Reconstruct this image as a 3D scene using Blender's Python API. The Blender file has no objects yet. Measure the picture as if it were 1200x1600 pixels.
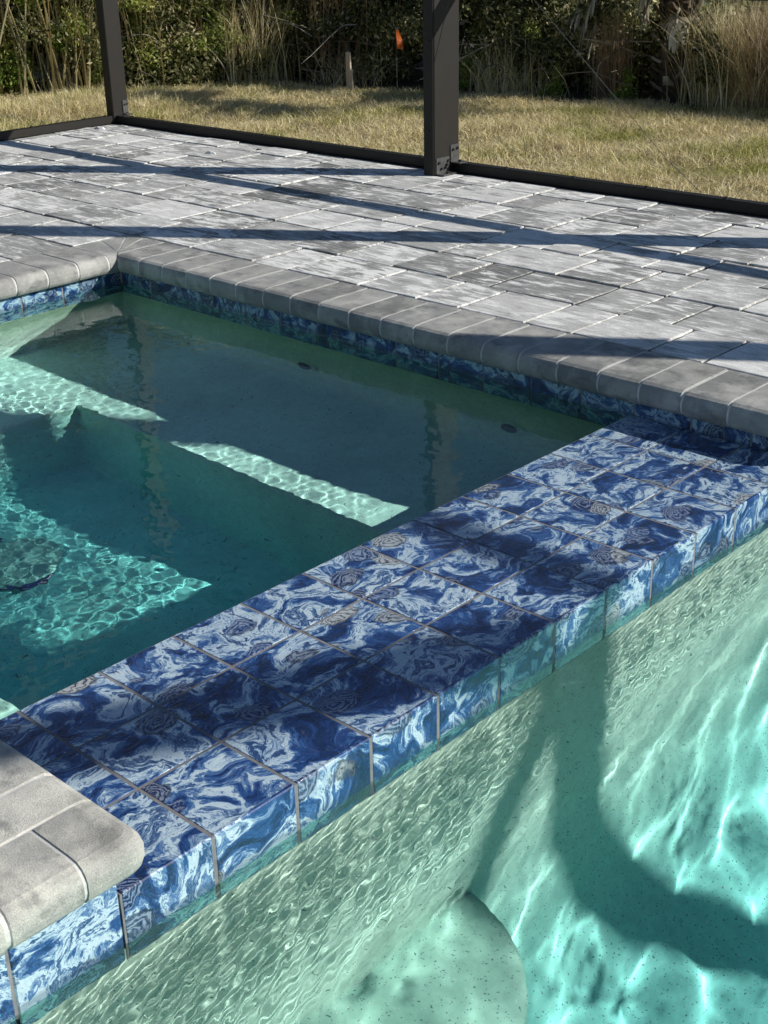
import bpy, math, numpy as np
from mathutils import Vector, Matrix
S = bpy.context.scene
COL = S.collection
T = 0.2                      # one wall tile (8 in) in metres; most sizes below are in tiles
rng = np.random.default_rng(11)
SUN_EL = math.radians(29.0)
SUN_H = (0.552, -0.834)      # horizontal direction towards the sun

# ------------------------------------------------------------------ helpers
def link(o, parent=None, label=None, cat=None, group=None, kind=None):
    COL.objects.link(o)
    if parent is not None: o.parent = parent
    if label: o['label'] = label
    if cat: o['category'] = cat
    if group: o['group'] = group
    if kind: o['kind'] = kind
    return o

def np_mesh(name, V, F, mat, smooth=False, **kw):
    """V (n,3) metres, F (m,k) ints"""
    V = np.asarray(V, np.float32); F = np.asarray(F, np.int32)
    me = bpy.data.meshes.new(name)
    me.vertices.add(len(V)); me.vertices.foreach_set('co', V.ravel())
    m, k = F.shape
    me.loops.add(m * k); me.loops.foreach_set('vertex_index', F.ravel())
    me.polygons.add(m)
    me.polygons.foreach_set('loop_start', np.arange(0, m * k, k, dtype=np.int32))
    me.polygons.foreach_set('loop_total', np.full(m, k, np.int32))
    if smooth: me.polygons.foreach_set('use_smooth', np.ones(m, bool))
    me.update(calc_edges=True); me.validate()
    me.materials.append(mat)
    return link(bpy.data.objects.new(name, me), **kw)

def py_mesh(name, V, F, mat, smooth=False, **kw):
    me = bpy.data.meshes.new(name)
    me.from_pydata([tuple(map(float, v)) for v in V], [], [tuple(f) for f in F]); me.update(); me.validate()
    if smooth:
        me.polygons.foreach_set('use_smooth', np.ones(len(me.polygons), bool))
    me.materials.append(mat)
    return link(bpy.data.objects.new(name, me), **kw)

def empty(name, loc, label, cat, group=None):
    o = bpy.data.objects.new(name, None); o.empty_display_size = 0.1
    link(o, label=label, cat=cat, group=group)
    o.location = Vector(loc) * T
    return o

class MB:
    """collects solids in tile units"""
    def __init__(s): s.V = []; s.F = []
    def add(s, V, F):
        b = len(s.V); s.V += [tuple(v) for v in V]; s.F += [tuple(i + b for i in f) for f in F]; return s
    def box(s, x0, x1, y0, y1, z0, z1, bev=0.0):
        if bev <= 0:
            V = [(x, y, z) for x in (x0, x1) for y in (y0, y1) for z in (z0, z1)]
            return s.add(V, [(0,1,3,2),(4,6,7,5),(0,4,5,1),(2,3,7,6),(0,2,6,4),(1,5,7,3)])
        # chamfered box: 24 verts
        V = []; idx = {}
        X=(x0,x1);Y=(y0,y1);Z=(z0,z1)
        for i in (0,1):
            for j in (0,1):
                for k in (0,1):
                    sx=1 if i==0 else -1; sy=1 if j==0 else -1; sz=1 if k==0 else -1
                    for a in range(3):
                        p=[X[i]+sx*bev,Y[j]+sy*bev,Z[k]+sz*bev]; 
                        p[a]=(X[i],Y[j],Z[k])[a]
                        idx[(i,j,k,a)]=len(V); V.append(tuple(p))
        F=[]
        for i in (0,1):
            F.append([idx[(i,0,0,0)],idx[(i,1,0,0)],idx[(i,1,1,0)],idx[(i,0,1,0)]])
            F.append([idx[(0,i,0,1)],idx[(1,i,0,1)],idx[(1,i,1,1)],idx[(0,i,1,1)]])
            F.append([idx[(0,0,i,2)],idx[(1,0,i,2)],idx[(1,1,i,2)],idx[(0,1,i,2)]])
        for j in (0,1):
            for k in (0,1):
                F.append([idx[(0,j,k,1)],idx[(1,j,k,1)],idx[(1,j,k,2)],idx[(0,j,k,2)]])
                F.append([idx[(j,0,k,0)],idx[(j,1,k,0)],idx[(j,1,k,2)],idx[(j,0,k,2)]])
                F.append([idx[(j,k,0,0)],idx[(j,k,1,0)],idx[(j,k,1,1)],idx[(j,k,0,1)]])
        for i in (0,1):
            for j in (0,1):
                for k in (0,1):
                    F.append([idx[(i,j,k,0)],idx[(i,j,k,1)],idx[(i,j,k,2)]])
        return s.add(V, F)
    def tube(s, pts, r, n=6, r1=None):
        pts=[Vector(p) for p in pts]; V=[]; F=[]
        for i,p in enumerate(pts):
            d=(pts[min(i+1,len(pts)-1)]-pts[max(i-1,0)]).normalized()
            a=d.cross(Vector((0.31,0.52,0.79))).normalized(); b=d.cross(a)
            rr=r if r1 is None else r+(r1-r)*i/(len(pts)-1)
            for k in range(n):
                t=2*math.pi*k/n; V.append(tuple(p+a*math.cos(t)*rr+b*math.sin(t)*rr))
        for i in range(len(pts)-1):
            for k in range(n):
                F.append((i*n+k,i*n+(k+1)%n,(i+1)*n+(k+1)%n,(i+1)*n+k))
        F.append(tuple(range(n))[::-1]); F.append(tuple((len(pts)-1)*n+k for k in range(n)))
        return s.add(V,F)
    def build(s, name, mat, smooth=False, origin=None, fixn=True, **kw):
        o0=np.array(origin if origin is not None else (0,0,0),float)
        V=[((v[0]-o0[0])*T,(v[1]-o0[1])*T,(v[2]-o0[2])*T) for v in s.V]
        o=py_mesh(name,V,s.F,mat,smooth,**kw)
        if fixn:
            import bmesh
            bm=bmesh.new(); bm.from_mesh(o.data); bmesh.ops.recalc_face_normals(bm,faces=bm.faces); bm.to_mesh(o.data); bm.free()
        return o

# ------------------------------------------------------------------ node helpers
class NT:
    def __init__(s, name):
        s.m=bpy.data.materials.new(name); s.m.use_nodes=True; s.t=s.m.node_tree; s.t.nodes.clear()
        s.out=s.n('ShaderNodeOutputMaterial')
    def n(s,typ,**k):
        x=s.t.nodes.new(typ)
        for a,b in k.items(): setattr(x,a,b)
        return x
    def set(s,node,**k):
        for a,b in k.items():
            i=node.inputs[a.replace('_',' ')]
            if hasattr(b,'is_linked') or isinstance(b,bpy.types.NodeSocket): s.t.links.new(b,i)
            else: i.default_value=b
        return node
    def l(s,a,b): s.t.links.new(a,b)
    def val(s,sock,v):
        if isinstance(v,bpy.types.NodeSocket): s.l(v,sock)
        else: sock.default_value=v
    def math(s,op,a,b=0.0,c=None,clamp=False):
        x=s.n('ShaderNodeMath',operation=op,use_clamp=clamp); s.val(x.inputs[0],a); s.val(x.inputs[1],b)
        if c is not None: s.val(x.inputs[2],c)
        return x.outputs[0]
    def vmath(s,op,a,b=(0,0,0),scale=None):
        x=s.n('ShaderNodeVectorMath',operation=op); s.val(x.inputs[0],a)
        if op!='SCALE': s.val(x.inputs[1],b)
        if scale is not None: s.val(x.inputs['Scale'],scale)
        return x.outputs['Value'] if op in('LENGTH','DOT_PRODUCT','DISTANCE') else x.outputs[0]
    def noise(s,vec,scale,detail=4,rough=.55,dist=0,col=False,lac=2.0):
        x=s.n('ShaderNodeTexNoise'); s.val(x.inputs['Vector'],vec); x.inputs['Scale'].default_value=scale
        x.inputs['Detail'].default_value=detail; x.inputs['Roughness'].default_value=rough; x.inputs['Distortion'].default_value=dist
        x.inputs['Lacunarity'].default_value=lac
        return x.outputs['Color'] if col else x.outputs['Fac']
    def vor(s,vec,scale,feature='F1',out='Distance',rand=1.0):
        x=s.n('ShaderNodeTexVoronoi',feature=feature); s.val(x.inputs['Vector'],vec); x.inputs['Scale'].default_value=scale
        x.inputs['Randomness'].default_value=rand
        return x.outputs[out]
    def ramp(s,fac,stops,interp='LINEAR'):
        x=s.n('ShaderNodeValToRGB'); cr=x.color_ramp; cr.interpolation=interp
        while len(cr.elements)<len(stops): cr.elements.new(.5)
        for e,(p,c) in zip(cr.elements,stops):
            e.position=p; e.color=(*c,1) if len(c)==3 else c
        s.val(x.inputs[0],fac); return x.outputs[0]
    def mix(s,fac,a,b,mode='MIX'):
        x=s.n('ShaderNodeMix',data_type='RGBA',blend_type=mode); s.val(x.inputs[0],fac)
        for i,v in ((6,a),(7,b)):
            if isinstance(v,bpy.types.NodeSocket): s.l(v,x.inputs[i])
            else: x.inputs[i].default_value=(*v,1)
        return x.outputs[2]
    def mapr(s,v,a,b,c=0.0,d=1.0,smooth=False):
        x=s.n('ShaderNodeMapRange'); x.interpolation_type='SMOOTHSTEP' if smooth else 'LINEAR'
        s.val(x.inputs[0],v)
        for i,q in zip((1,2,3,4),(a,b,c,d)): x.inputs[i].default_value=q
        return x.outputs[0]
    def coords(s,scale=(1,1,1)):
        g=s.n('ShaderNodeTexCoord'); v=g.outputs['Object']
        return s.vmath('MULTIPLY',v,tuple(scale))
    def bump(s,h,strength,dist,normal=None):
        b=s.n('ShaderNodeBump'); s.val(b.inputs['Height'],h); b.inputs['Strength'].default_value=strength; b.inputs['Distance'].default_value=dist
        if normal is not None: s.l(normal,b.inputs['Normal'])
        return b.outputs[0]
    def principled(s,color,rough=.6,normal=None,**k):
        p=s.n('ShaderNodeBsdfPrincipled'); 
        if isinstance(color,bpy.types.NodeSocket): s.l(color,p.inputs['Base Color'])
        else: p.inputs['Base Color'].default_value=(*color,1)
        s.val(p.inputs['Roughness'],rough)
        if normal is not None: s.l(normal,p.inputs['Normal'])
        for a,b in k.items():
            s.val(p.inputs[a.replace('_',' ')],b)
        s.l(p.outputs[0],s.out.inputs[0]); return p
    def island(s): return s.n('ShaderNodeNewGeometry').outputs['Random Per Island']

def V4(*a): return a

# ------------------------------------------------------------------ materials
def mat_tile(name='blue_marbled_tile',zt=None,top=(1,1,1)):
    m=NT(name); r=m.island()
    P=m.coords((5,5,5))
    off=m.vmath('SCALE',(37.0,21.0,13.0),scale=r)
    P0=m.vmath('ADD',P,off)
    w1=m.vmath('SUBTRACT',m.noise(P0,0.9,2,.5,col=True),(.5,.5,.5))
    P1=m.vmath('ADD',P0,m.vmath('SCALE',w1,scale=1.5))
    w2=m.vmath('SUBTRACT',m.noise(P1,3.2,3,.55,col=True),(.5,.5,.5))
    P2=m.vmath('ADD',P1,m.vmath('SCALE',w2,scale=.38))
    n=m.noise(m.vmath('MULTIPLY',P2,(.75,1.45,1.2)),1.55,8,.64,dist=.9)
    # fine agate strands
    n2=m.noise(P2,2.1,8,.72,dist=2.2)
    strand=m.math('SINE',m.math('MULTIPLY',n2,95.0))
    strand2=m.math('SINE',m.math('MULTIPLY',n,120.0))
    v=m.math('ADD',n,m.math('MULTIPLY',strand,.017))
    v=m.math('ADD',v,m.math('MULTIPLY',strand2,.014))
    v=m.math('ADD',v,m.math('MULTIPLY',m.math('SUBTRACT',n2,.5),.16))
    v=m.math('ADD',v,m.math('MULTIPLY',m.math('SUBTRACT',r,.5),.02))
    tone=m.math('FRACT',m.math('MULTIPLY',r,31.7))
    v=m.math('SUBTRACT',v,m.mapr(tone,0,1,-.006,.014))
    c=m.ramp(m.math('ADD',v,-.006),[(.28,(.006,.014,.04)),(.37,(.010,.030,.10)),(.42,(.016,.05,.18)),(.455,(.028,.095,.28)),(.485,(.08,.18,.38)),(.505,(.27,.39,.54)),
                (.527,(.50,.64,.72)),(.55,(.64,.76,.80)),(.572,(.38,.53,.68)),(.592,(.07,.16,.34)),(.622,(.010,.03,.11)),(.65,(.045,.12,.30)),(.675,(.38,.53,.66)),(.72,(.62,.74,.78)),(.76,(.16,.29,.50)),(.80,(.03,.10,.30))])
    # shell shaped bodies with fine off-centre growth rings
    Pe=m.vmath('ADD',P0,m.vmath('SCALE',w1,scale=.55)); Pe=m.vmath('ADD',Pe,m.vmath('SCALE',w2,scale=.16)); Pe=m.vmath('MULTIPLY',Pe,(1.0,1.35,1.25))
    d=m.vor(Pe,1.35); cc=m.vor(Pe,1.35,out='Color'); pos=m.vor(Pe,1.35,out='Position')
    loc=m.vmath('SUBTRACT',Pe,pos); sl=m.n('ShaderNodeSeparateXYZ'); m.l(loc,sl.inputs[0])
    sep=m.n('ShaderNodeSeparateColor'); m.l(cc,sep.inputs[0])
    pick=m.math('GREATER_THAN',sep.outputs[0],.36)
    dd=m.math('ADD',d,m.math('MULTIPLY',m.math('SUBTRACT',n2,.5),.30))
    size=m.mapr(sep.outputs[2],0,1,.24,.44)
    inside=m.math('MULTIPLY',m.mapr(m.math('SUBTRACT',size,dd),-.02,.02),pick,clamp=True)
    rc=m.math('ADD',dd,m.math('MULTIPLY',sl.outputs[1],.42)); rc=m.math('ADD',rc,m.math('MULTIPLY',sl.outputs[0],.2))
    ring=m.math('SINE',m.math('ADD',m.math('MULTIPLY',rc,78.0),m.math('MULTIPLY',n,25.0)))
    body=m.ramp(sep.outputs[1],[(0,(.010,.022,.10)),(.35,(.016,.045,.18)),(.55,(.03,.09,.28)),(.72,(.09,.14,.26)),(.82,(.28,.31,.32)),(1,(.46,.47,.44))])
    eye=m.mix(m.mapr(ring,-.2,1.1),body,m.mix(.45,body,(.62,.70,.74)))
    eye=m.mix(m.mapr(ring,-.35,-.95),eye,(.006,.010,.035))
    rim=m.math('MULTIPLY',m.mapr(m.math('SUBTRACT',size,dd),.07,.02),m.mapr(sl.outputs[1],.08,-.08))
    eye=m.mix(m.math('MULTIPLY',rim,.85),eye,(.006,.010,.035))
    c=m.mix(m.math('MULTIPLY',inside,.9),c,eye)
    # thin tan veins
    vein=m.math('ABSOLUTE',m.math('SUBTRACT',m.noise(P2,1.9,4,.6,dist=1.5),.505))
    c=m.mix(m.math('MULTIPLY',m.mapr(vein,.006,.0),.25),c,(.42,.33,.27))
    # very dark flecks
    fl=m.noise(P2,7,3,.6)
    c=m.mix(m.math('MULTIPLY',m.mapr(fl,.66,.72),.7),c,(.006,.012,.05))
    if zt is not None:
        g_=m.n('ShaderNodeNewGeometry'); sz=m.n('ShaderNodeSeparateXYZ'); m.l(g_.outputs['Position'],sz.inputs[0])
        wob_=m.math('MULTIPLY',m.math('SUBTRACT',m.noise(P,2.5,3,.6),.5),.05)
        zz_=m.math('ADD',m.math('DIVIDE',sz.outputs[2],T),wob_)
        c=m.mix(m.mapr(zz_,zt+.03,zt-.03),m.mix(1.0,c,top,'MULTIPLY'),m.mix(1.0,c,(.42,.80,.74),'MULTIPLY'))  # teal cast of the water painted into the tile below its waterline
        # darker wet band just above the water, pale scale line on top of it
        wet=m.math('MULTIPLY',m.mapr(zz_,zt+.10,zt+.06),m.mapr(zz_,zt-.02,zt+.02))
        c=m.mix(m.math('MULTIPLY',wet,.5),c,(.02,.04,.09))
    # film of water running over: long shallow ripples
    pr=m.coords((1,1,1))
    mp=m.n('ShaderNodeMapping'); mp.inputs['Rotation'].default_value=(0,0,math.radians(-24)); mp.inputs['Scale'].default_value=(26,95,60); m.l(pr,mp.inputs[0])
    rp=m.noise(mp.outputs[0],1.0,3,.5,dist=.6)
    fine=m.noise(pr,130 if zt is None else 240,2,.5)
    patch=m.mapr(m.noise(pr,3.1,1,.5),.42,.62,.25,1.0)
    h=m.math('ADD',m.math('MULTIPLY',m.math('MULTIPLY',rp,patch),1.0),m.math('MULTIPLY',fine,.45 if zt is None else .75))
    nb=m.bump(h,1.0,.0045)
    m.principled(c,.22,Coat_Weight=1.0,Coat_Roughness=.025,Coat_Normal=nb,Coat_IOR=1.38,IOR=1.4)
    return m.m

def mat_plaster(name,stops,zoff=0.0,mottle=.16):
    m=NT(name); P=m.coords((1,1,1))
    sx=m.n('ShaderNodeSeparateXYZ'); g=m.n('ShaderNodeNewGeometry'); m.l(g.outputs['Position'],sx.inputs[0])
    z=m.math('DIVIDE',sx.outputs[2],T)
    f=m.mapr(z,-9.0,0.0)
    c=m.ramp(f,[((9.0+a)/9.0,b) for a,b in stops])  # water's absorption of light with depth, painted into the plaster colour
    n=m.noise(P,2.6,6,.62)
    c=m.mix(1.0,c,m.ramp(n,[(.3,(1-mottle,)*3),(.7,(1+mottle*.6,)*3)]),'MULTIPLY')
    n3=m.noise(P,34,4,.65)
    c=m.mix(1.0,c,m.ramp(n3,[(.3,(.86,.87,.88)),(.7,(1.08,1.08,1.06))]),'MULTIPLY')
    # quartz pebble flecks
    Pw=m.vmath('ADD',P,m.vmath('SCALE',m.noise(P,60,2,.5,col=True),scale=.02))
    d=m.vor(Pw,150); cc=m.vor(Pw,150,out='Color'); s2=m.n('ShaderNodeSeparateColor'); m.l(cc,s2.inputs[0])
    dot=m.math('MULTIPLY',m.mapr(d,.34,.22),m.math('GREATER_THAN',s2.outputs[0],.74))
    c=m.mix(m.math('MULTIPLY',dot,.80),c,(.015,.07,.11))
    dot2=m.math('MULTIPLY',m.mapr(d,.34,.22),m.math('LESS_THAN',s2.outputs[0],.10))
    c=m.mix(m.math('MULTIPLY',dot2,.5),c,(.6,.72,.66))
    m.principled(c,.75)
    return m.m

def mat_water(name,color=(1,1,1)):
    m=NT(name); g=m.n('ShaderNodeBsdfGlass'); g.inputs['IOR'].default_value=1.333; g.inputs['Roughness'].default_value=0.0
    g.inputs['Color'].default_value=(*color,1); m.l(g.outputs[0],m.out.inputs[0]); return m.m

def mat_paver():
    m=NT('concrete_paver'); r=m.island(); P=m.coords((1,1,1))
    off=m.vmath('ADD',P,m.vmath('SCALE',(11.0,7.0,3.0),scale=r))
    st=m.vmath('MULTIPLY',off,(30,7,14))
    n1=m.noise(st,1.0,7,.68,dist=.7)
    n2=m.noise(off,7,5,.6)
    r2=m.math('FRACT',m.math('MULTIPLY',r,7.13))
    base=m.ramp(r2,[(0,(.20,.198,.19)),(.15,(.34,.338,.325)),(.38,(.52,.515,.495)),(.58,(.74,.73,.70)),(.78,(.44,.435,.415)),(1,(.27,.268,.258))])
    r3=m.math('FRACT',m.math('MULTIPLY',r,57.1))
    v=m.math('ADD',m.math('MULTIPLY',n1,.75),m.math('MULTIPLY',n2,.35)); v=m.math('ADD',v,m.mapr(r3,0,1,-.05,.04))
    c=m.mix(m.mapr(v,.535,.625),base,(.92,.91,.875))
    c=m.mix(m.mapr(v,.48,.40,0,.65),c,(.14,.14,.14))
    gr=m.noise(P,260,5,.8); c=m.mix(1.0,c,m.ramp(gr,[(.32,(.62,.62,.62)),(.68,(1.28,1.28,1.26))]),'MULTIPLY')
    scratch=m.noise(m.vmath('MULTIPLY',off,(150,12,60)),1.0,4,.65)
    c=m.mix(m.math('MULTIPLY',m.mapr(scratch,.56,.64),.5),c,(.85,.84,.80))
    c=m.mix(m.math('MULTIPLY',m.mapr(scratch,.38,.30),.4),c,(.10,.105,.11))
    dust=m.noise(P,2.2,5,.6); c=m.mix(m.mapr(dust,.55,.75,0,.35),c,(.55,.53,.49))
    h=m.math('ADD',m.math('MULTIPLY',n1,.7),m.math('MULTIPLY',gr,.25))
    m.principled(c,.82,normal=m.bump(h,.7,.004),Specular_IOR_Level=.3)
    return m.m

def mat_coping(name='coping_stone',k=1.0):
    m=NT(name); r=m.island(); P=m.coords((1,1,1))
    off=m.vmath('ADD',P,m.vmath('SCALE',(11.0,7.0,3.0),scale=r))
    n2=m.noise(off,9,6,.62); n1=m.noise(m.vmath('MULTIPLY',off,(14,10,14)),1.0,6,.66)
    base=m.ramp(r,[(0,(.40,.40,.385)),(.5,(.58,.57,.54)),(1,(.48,.475,.46))])
    c=m.mix(m.mapr(n2,.45,.62),base,(.76,.745,.69))
    c=m.mix(m.mapr(n1,.47,.35,0,.6),c,(.20,.205,.205))
    gr=m.noise(P,330,5,.8); c=m.mix(1.0,c,m.ramp(gr,[(.34,(.76,.76,.755)),(.66,(1.16,1.16,1.14))]),'MULTIPLY')
    pit=m.vor(P,240); c=m.mix(m.mapr(pit,.16,.05,0,.4),c,(.74,.73,.68))
    pit2=m.vor(P,170); c=m.mix(m.mapr(pit2,.10,.04,0,.55),c,(.07,.07,.07))
    st_=m.noise(P,3.3,5,.65); c=m.mix(m.mapr(st_,.50,.70,0,.35),c,(.20,.19,.165))
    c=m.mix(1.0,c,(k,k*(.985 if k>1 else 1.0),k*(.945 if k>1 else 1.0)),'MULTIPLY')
    h=m.math('ADD',gr,m.math('MULTIPLY',n2,.6))
    m.principled(c,.8,normal=m.bump(h,.9,.005),Specular_IOR_Level=.3)
    return m.m

def mat_simple(name,c,rough=.7,var=.25,scale=60,bump=.3,**k):
    m=NT(name); P=m.coords((1,1,1)); n=m.noise(P,scale,5,.65); n2=m.noise(P,scale/9,4,.6)
    col=m.mix(1.0,c,m.ramp(m.math('ADD',m.math('MULTIPLY',n,.5),m.math('MULTIPLY',n2,.5)),[(.3,(1-var,)*3),(.7,(1+var,)*3)]),'MULTIPLY')
    m.principled(col,rough,normal=m.bump(n,bump,.002),**k); return m.m

def mat_leaf(name,stops,trans=.35,rough=.55,yvar=True):
    m=NT(name); r=m.island(); c=m.ramp(r,stops)
    P=m.coords((1,1,1)); n=m.noise(P,1.7,3,.5)
    c=m.mix(1.0,c,m.ramp(n,[(.3,(.6,.62,.55)),(.7,(1.35,1.3,1.25))]),'MULTIPLY')
    p=m.principled(c,rough,Specular_IOR_Level=.35)
    t=m.n('ShaderNodeBsdfTranslucent'); m.l(c,t.inputs[0]); x=m.n('ShaderNodeMixShader'); x.inputs[0].default_value=trans
    m.l(p.outputs[0],x.inputs[1]); m.l(t.outputs[0],x.inputs[2]); m.l(x.outputs[0],m.out.inputs[0]); return m.m

def mat_grass():
    m=NT('dormant_grass'); r=m.island(); P=m.coords((1,1,1))
    straw=m.ramp(r,[(0,(.26,.21,.09)),(.3,(.70,.59,.29)),(.7,(.92,.80,.47)),(1,(.98,.92,.70))])
    green=m.ramp(r,[(0,(.12,.15,.03)),(.4,(.38,.39,.10)),(.8,(.62,.57,.20)),(1,(.90,.80,.42))])
    brown=m.ramp(r,[(0,(.14,.10,.06)),(.5,(.36,.27,.16)),(1,(.66,.54,.36))])
    a=m.noise(P,1.5,4,.6,dist=.6); b=m.noise(m.vmath('ADD',P,(7,3,1)),2.3,4,.65)
    c=m.mix(m.mapr(a,.50,.66),straw,green); c=m.mix(m.mapr(b,.60,.70,0,.8),c,brown)
    p=m.principled(c,.6,Specular_IOR_Level=.3); t=m.n('ShaderNodeBsdfTranslucent'); m.l(c,t.inputs[0]); x=m.n('ShaderNodeMixShader'); x.inputs[0].default_value=.3
    m.l(p.outputs[0],x.inputs[1]); m.l(t.outputs[0],x.inputs[2]); m.l(x.outputs[0],m.out.inputs[0]); return m.m

M={}
M['tile']=mat_tile()
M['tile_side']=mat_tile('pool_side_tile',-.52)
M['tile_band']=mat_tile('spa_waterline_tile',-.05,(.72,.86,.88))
M['grout']=mat_simple('tile_grout',(.22,.215,.215),.7,.35,60,.4)
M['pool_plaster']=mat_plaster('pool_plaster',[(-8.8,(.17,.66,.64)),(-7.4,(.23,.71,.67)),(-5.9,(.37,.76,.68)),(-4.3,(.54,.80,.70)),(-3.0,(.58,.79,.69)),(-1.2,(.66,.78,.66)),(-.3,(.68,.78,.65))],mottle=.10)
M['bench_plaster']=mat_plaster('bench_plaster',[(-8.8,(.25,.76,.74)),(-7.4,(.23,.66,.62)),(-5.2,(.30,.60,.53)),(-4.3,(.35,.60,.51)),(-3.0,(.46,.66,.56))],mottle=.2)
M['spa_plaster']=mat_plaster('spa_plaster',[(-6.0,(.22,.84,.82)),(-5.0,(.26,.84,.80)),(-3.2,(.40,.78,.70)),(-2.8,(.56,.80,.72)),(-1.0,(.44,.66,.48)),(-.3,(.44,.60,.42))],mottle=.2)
M['water']=mat_water('clear_water',(.93,1.0,.99))
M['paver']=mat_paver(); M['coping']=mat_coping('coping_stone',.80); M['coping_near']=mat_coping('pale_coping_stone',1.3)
M['mortar']=mat_simple('pale_mortar',(.66,.65,.62),.9,.12,400,.5)
M['sand']=mat_simple('dark_joint_sand',(.075,.07,.062),.95,.4,350,.6)
M['bronze']=mat_simple('dark_bronze_aluminium',(.022,.019,.016),.5,.12,18,.05,Specular_IOR_Level=.28)
M['steel']=mat_simple('worn_bracket_metal',(.10,.10,.095),.45,.5,160,.3,Metallic=.4)
M['screw']=mat_simple('black_screw_heads',(.012,.012,.012),.4,.1)
M['cable']=mat_simple('steel_cable',(.16,.16,.155),.35,.2,Metallic=.7)
M['soil']=mat_simple('lawn_thatch',(.26,.21,.11),.95,.5,90,.8)
M['forest_floor']=mat_simple('forest_floor',(.035,.028,.018),.95,.5,60,.8)
M['gravel']=mat_leaf('pale_gravel',[(0,(.16,.16,.15)),(.7,(.42,.41,.39)),(1,(.75,.74,.70))],0,.8)
M['white']=mat_simple('white_chip',(.78,.77,.74),.8,.1)
M['wood']=mat_simple('weathered_stake_wood',(.50,.42,.33),.85,.3,120,.5)
M['flag']=mat_leaf('orange_flag_vinyl',[(0,(.95,.20,.03)),(1,(.95,.20,.03))],.6,.4)
M['grass']=mat_grass()
M['leaf_green']=mat_leaf('shrub_leaf',[(0,(.09,.14,.03)),(.4,(.30,.38,.08)),(.75,(.58,.62,.18)),(1,(.85,.82,.45))],.5)
M['leaf_dark']=mat_leaf('dark_leaf',[(0,(.04,.055,.02)),(.45,(.12,.145,.045)),(.75,(.32,.31,.13)),(1,(.75,.66,.46))],.42)
M['leaf_bright']=mat_leaf('bright_weed_leaf',[(0,(.10,.18,.03)),(.6,(.26,.38,.07)),(1,(.52,.56,.18))],.5)
M['dry']=mat_leaf('dry_brown_grass',[(0,(.20,.12,.07)),(.4,(.42,.28,.17)),(.8,(.66,.49,.32)),(1,(.88,.78,.60))],.5)
M['reed']=mat_leaf('dry_reed',[(0,(.32,.27,.13)),(.5,(.66,.57,.32)),(1,(.90,.84,.64))],.4)
M['twig']=mat_leaf('grey_twig',[(0,(.07,.055,.04)),(.6,(.18,.15,.12)),(1,(.42,.38,.33))],0,.8)
M['palm_green']=mat_leaf('palm_leaf',[(0,(.035,.06,.018)),(.7,(.09,.12,.04)),(1,(.2,.22,.09))],.25,.35)
M['palm_dead']=mat_leaf('dead_palm_leaf',[(0,(.34,.29,.22)),(.5,(.66,.61,.50)),(1,(.88,.85,.76))],.35,.35)
M['boot']=mat_leaf('palm_boot',[(0,(.06,.045,.03)),(.6,(.14,.105,.075)),(.85,(.35,.31,.25)),(1,(.78,.75,.68))],0,.8)
M['jet']=mat_simple('dark_jet_fitting',(.015,.03,.035),.5,.1)
M['drain']=mat_simple('pale_drain_cover',(.20,.52,.48),.6,.1,Specular_IOR_Level=.3)
M['navy']=mat_simple('navy_mosaic_ring',(.01,.03,.12),.3,.5,200,.3)

REC=[]
def rec(o): o.cycles.is_caustics_receiver=True; return o

# ------------------------------------------------------------------ measured layout (tile units)
WX0, WX1 = 0.0, 12.1          # blue wall runs along X between the near corner and the far coping
ROWS = [0.0, 1.05, 2.02, 3.03]
FARX = 12.1; LEFTY = 15.95    # tiled faces of the far and left edges
NOSE = 0.22                   # coping overhang
CZ0, CZ1 = 0.23, 0.65         # coping bottom / top
WATER_P = -0.52
GAP=.015

# ---- tiled walls
def tile_grid(mb, axis, fixed, us, vs, th=.05, sign=-1):
    """tiles on plane axis=fixed; us,vs edges of the two other axes; thickness grows opposite to sign"""
    for a,b in zip(us[:-1],us[1:]):
        for c,d in zip(vs[:-1],vs[1:]):
            a1,b1,c1,d1=a+GAP,b-GAP,c+GAP,d-GAP
            lo,hi=(fixed-th,fixed) if sign>0 else (fixed,fixed+th)
            if axis==2: mb.box(a1,b1,c1,d1,lo,hi,.008)
            if axis==1: mb.box(a1,b1,lo,hi,c1,d1,.012)
            if axis==0: mb.box(lo,hi,a1,b1,c1,d1,.012)
xs=[float(i) for i in range(0,13)]; xs[-1]=12.1
wall=empty('spa_wall',(6,1.5,0),'long low dividing wall between spa and pool, wet and clad in cobalt and white marbled tiles','tiled wall')
o=(6,1.5,0)
mb=MB(); tile_grid(mb,2,0.0,xs,ROWS,sign=1,th=.02)
rec(mb.build('top_tiles',M['tile'],origin=o,parent=wall))
mb=MB(); tile_grid(mb,1,0.0,xs,[-.80,0.0+.02],sign=-1)
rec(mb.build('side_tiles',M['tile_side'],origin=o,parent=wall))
mb=MB(); mb.box(0,12.1,.006,.12,-.80,-.007); mb.box(0,12.1,.007,3.02,-.03,-.006)
rec(mb.build('grout_bed',M['grout'],origin=o,parent=wall))

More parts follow.
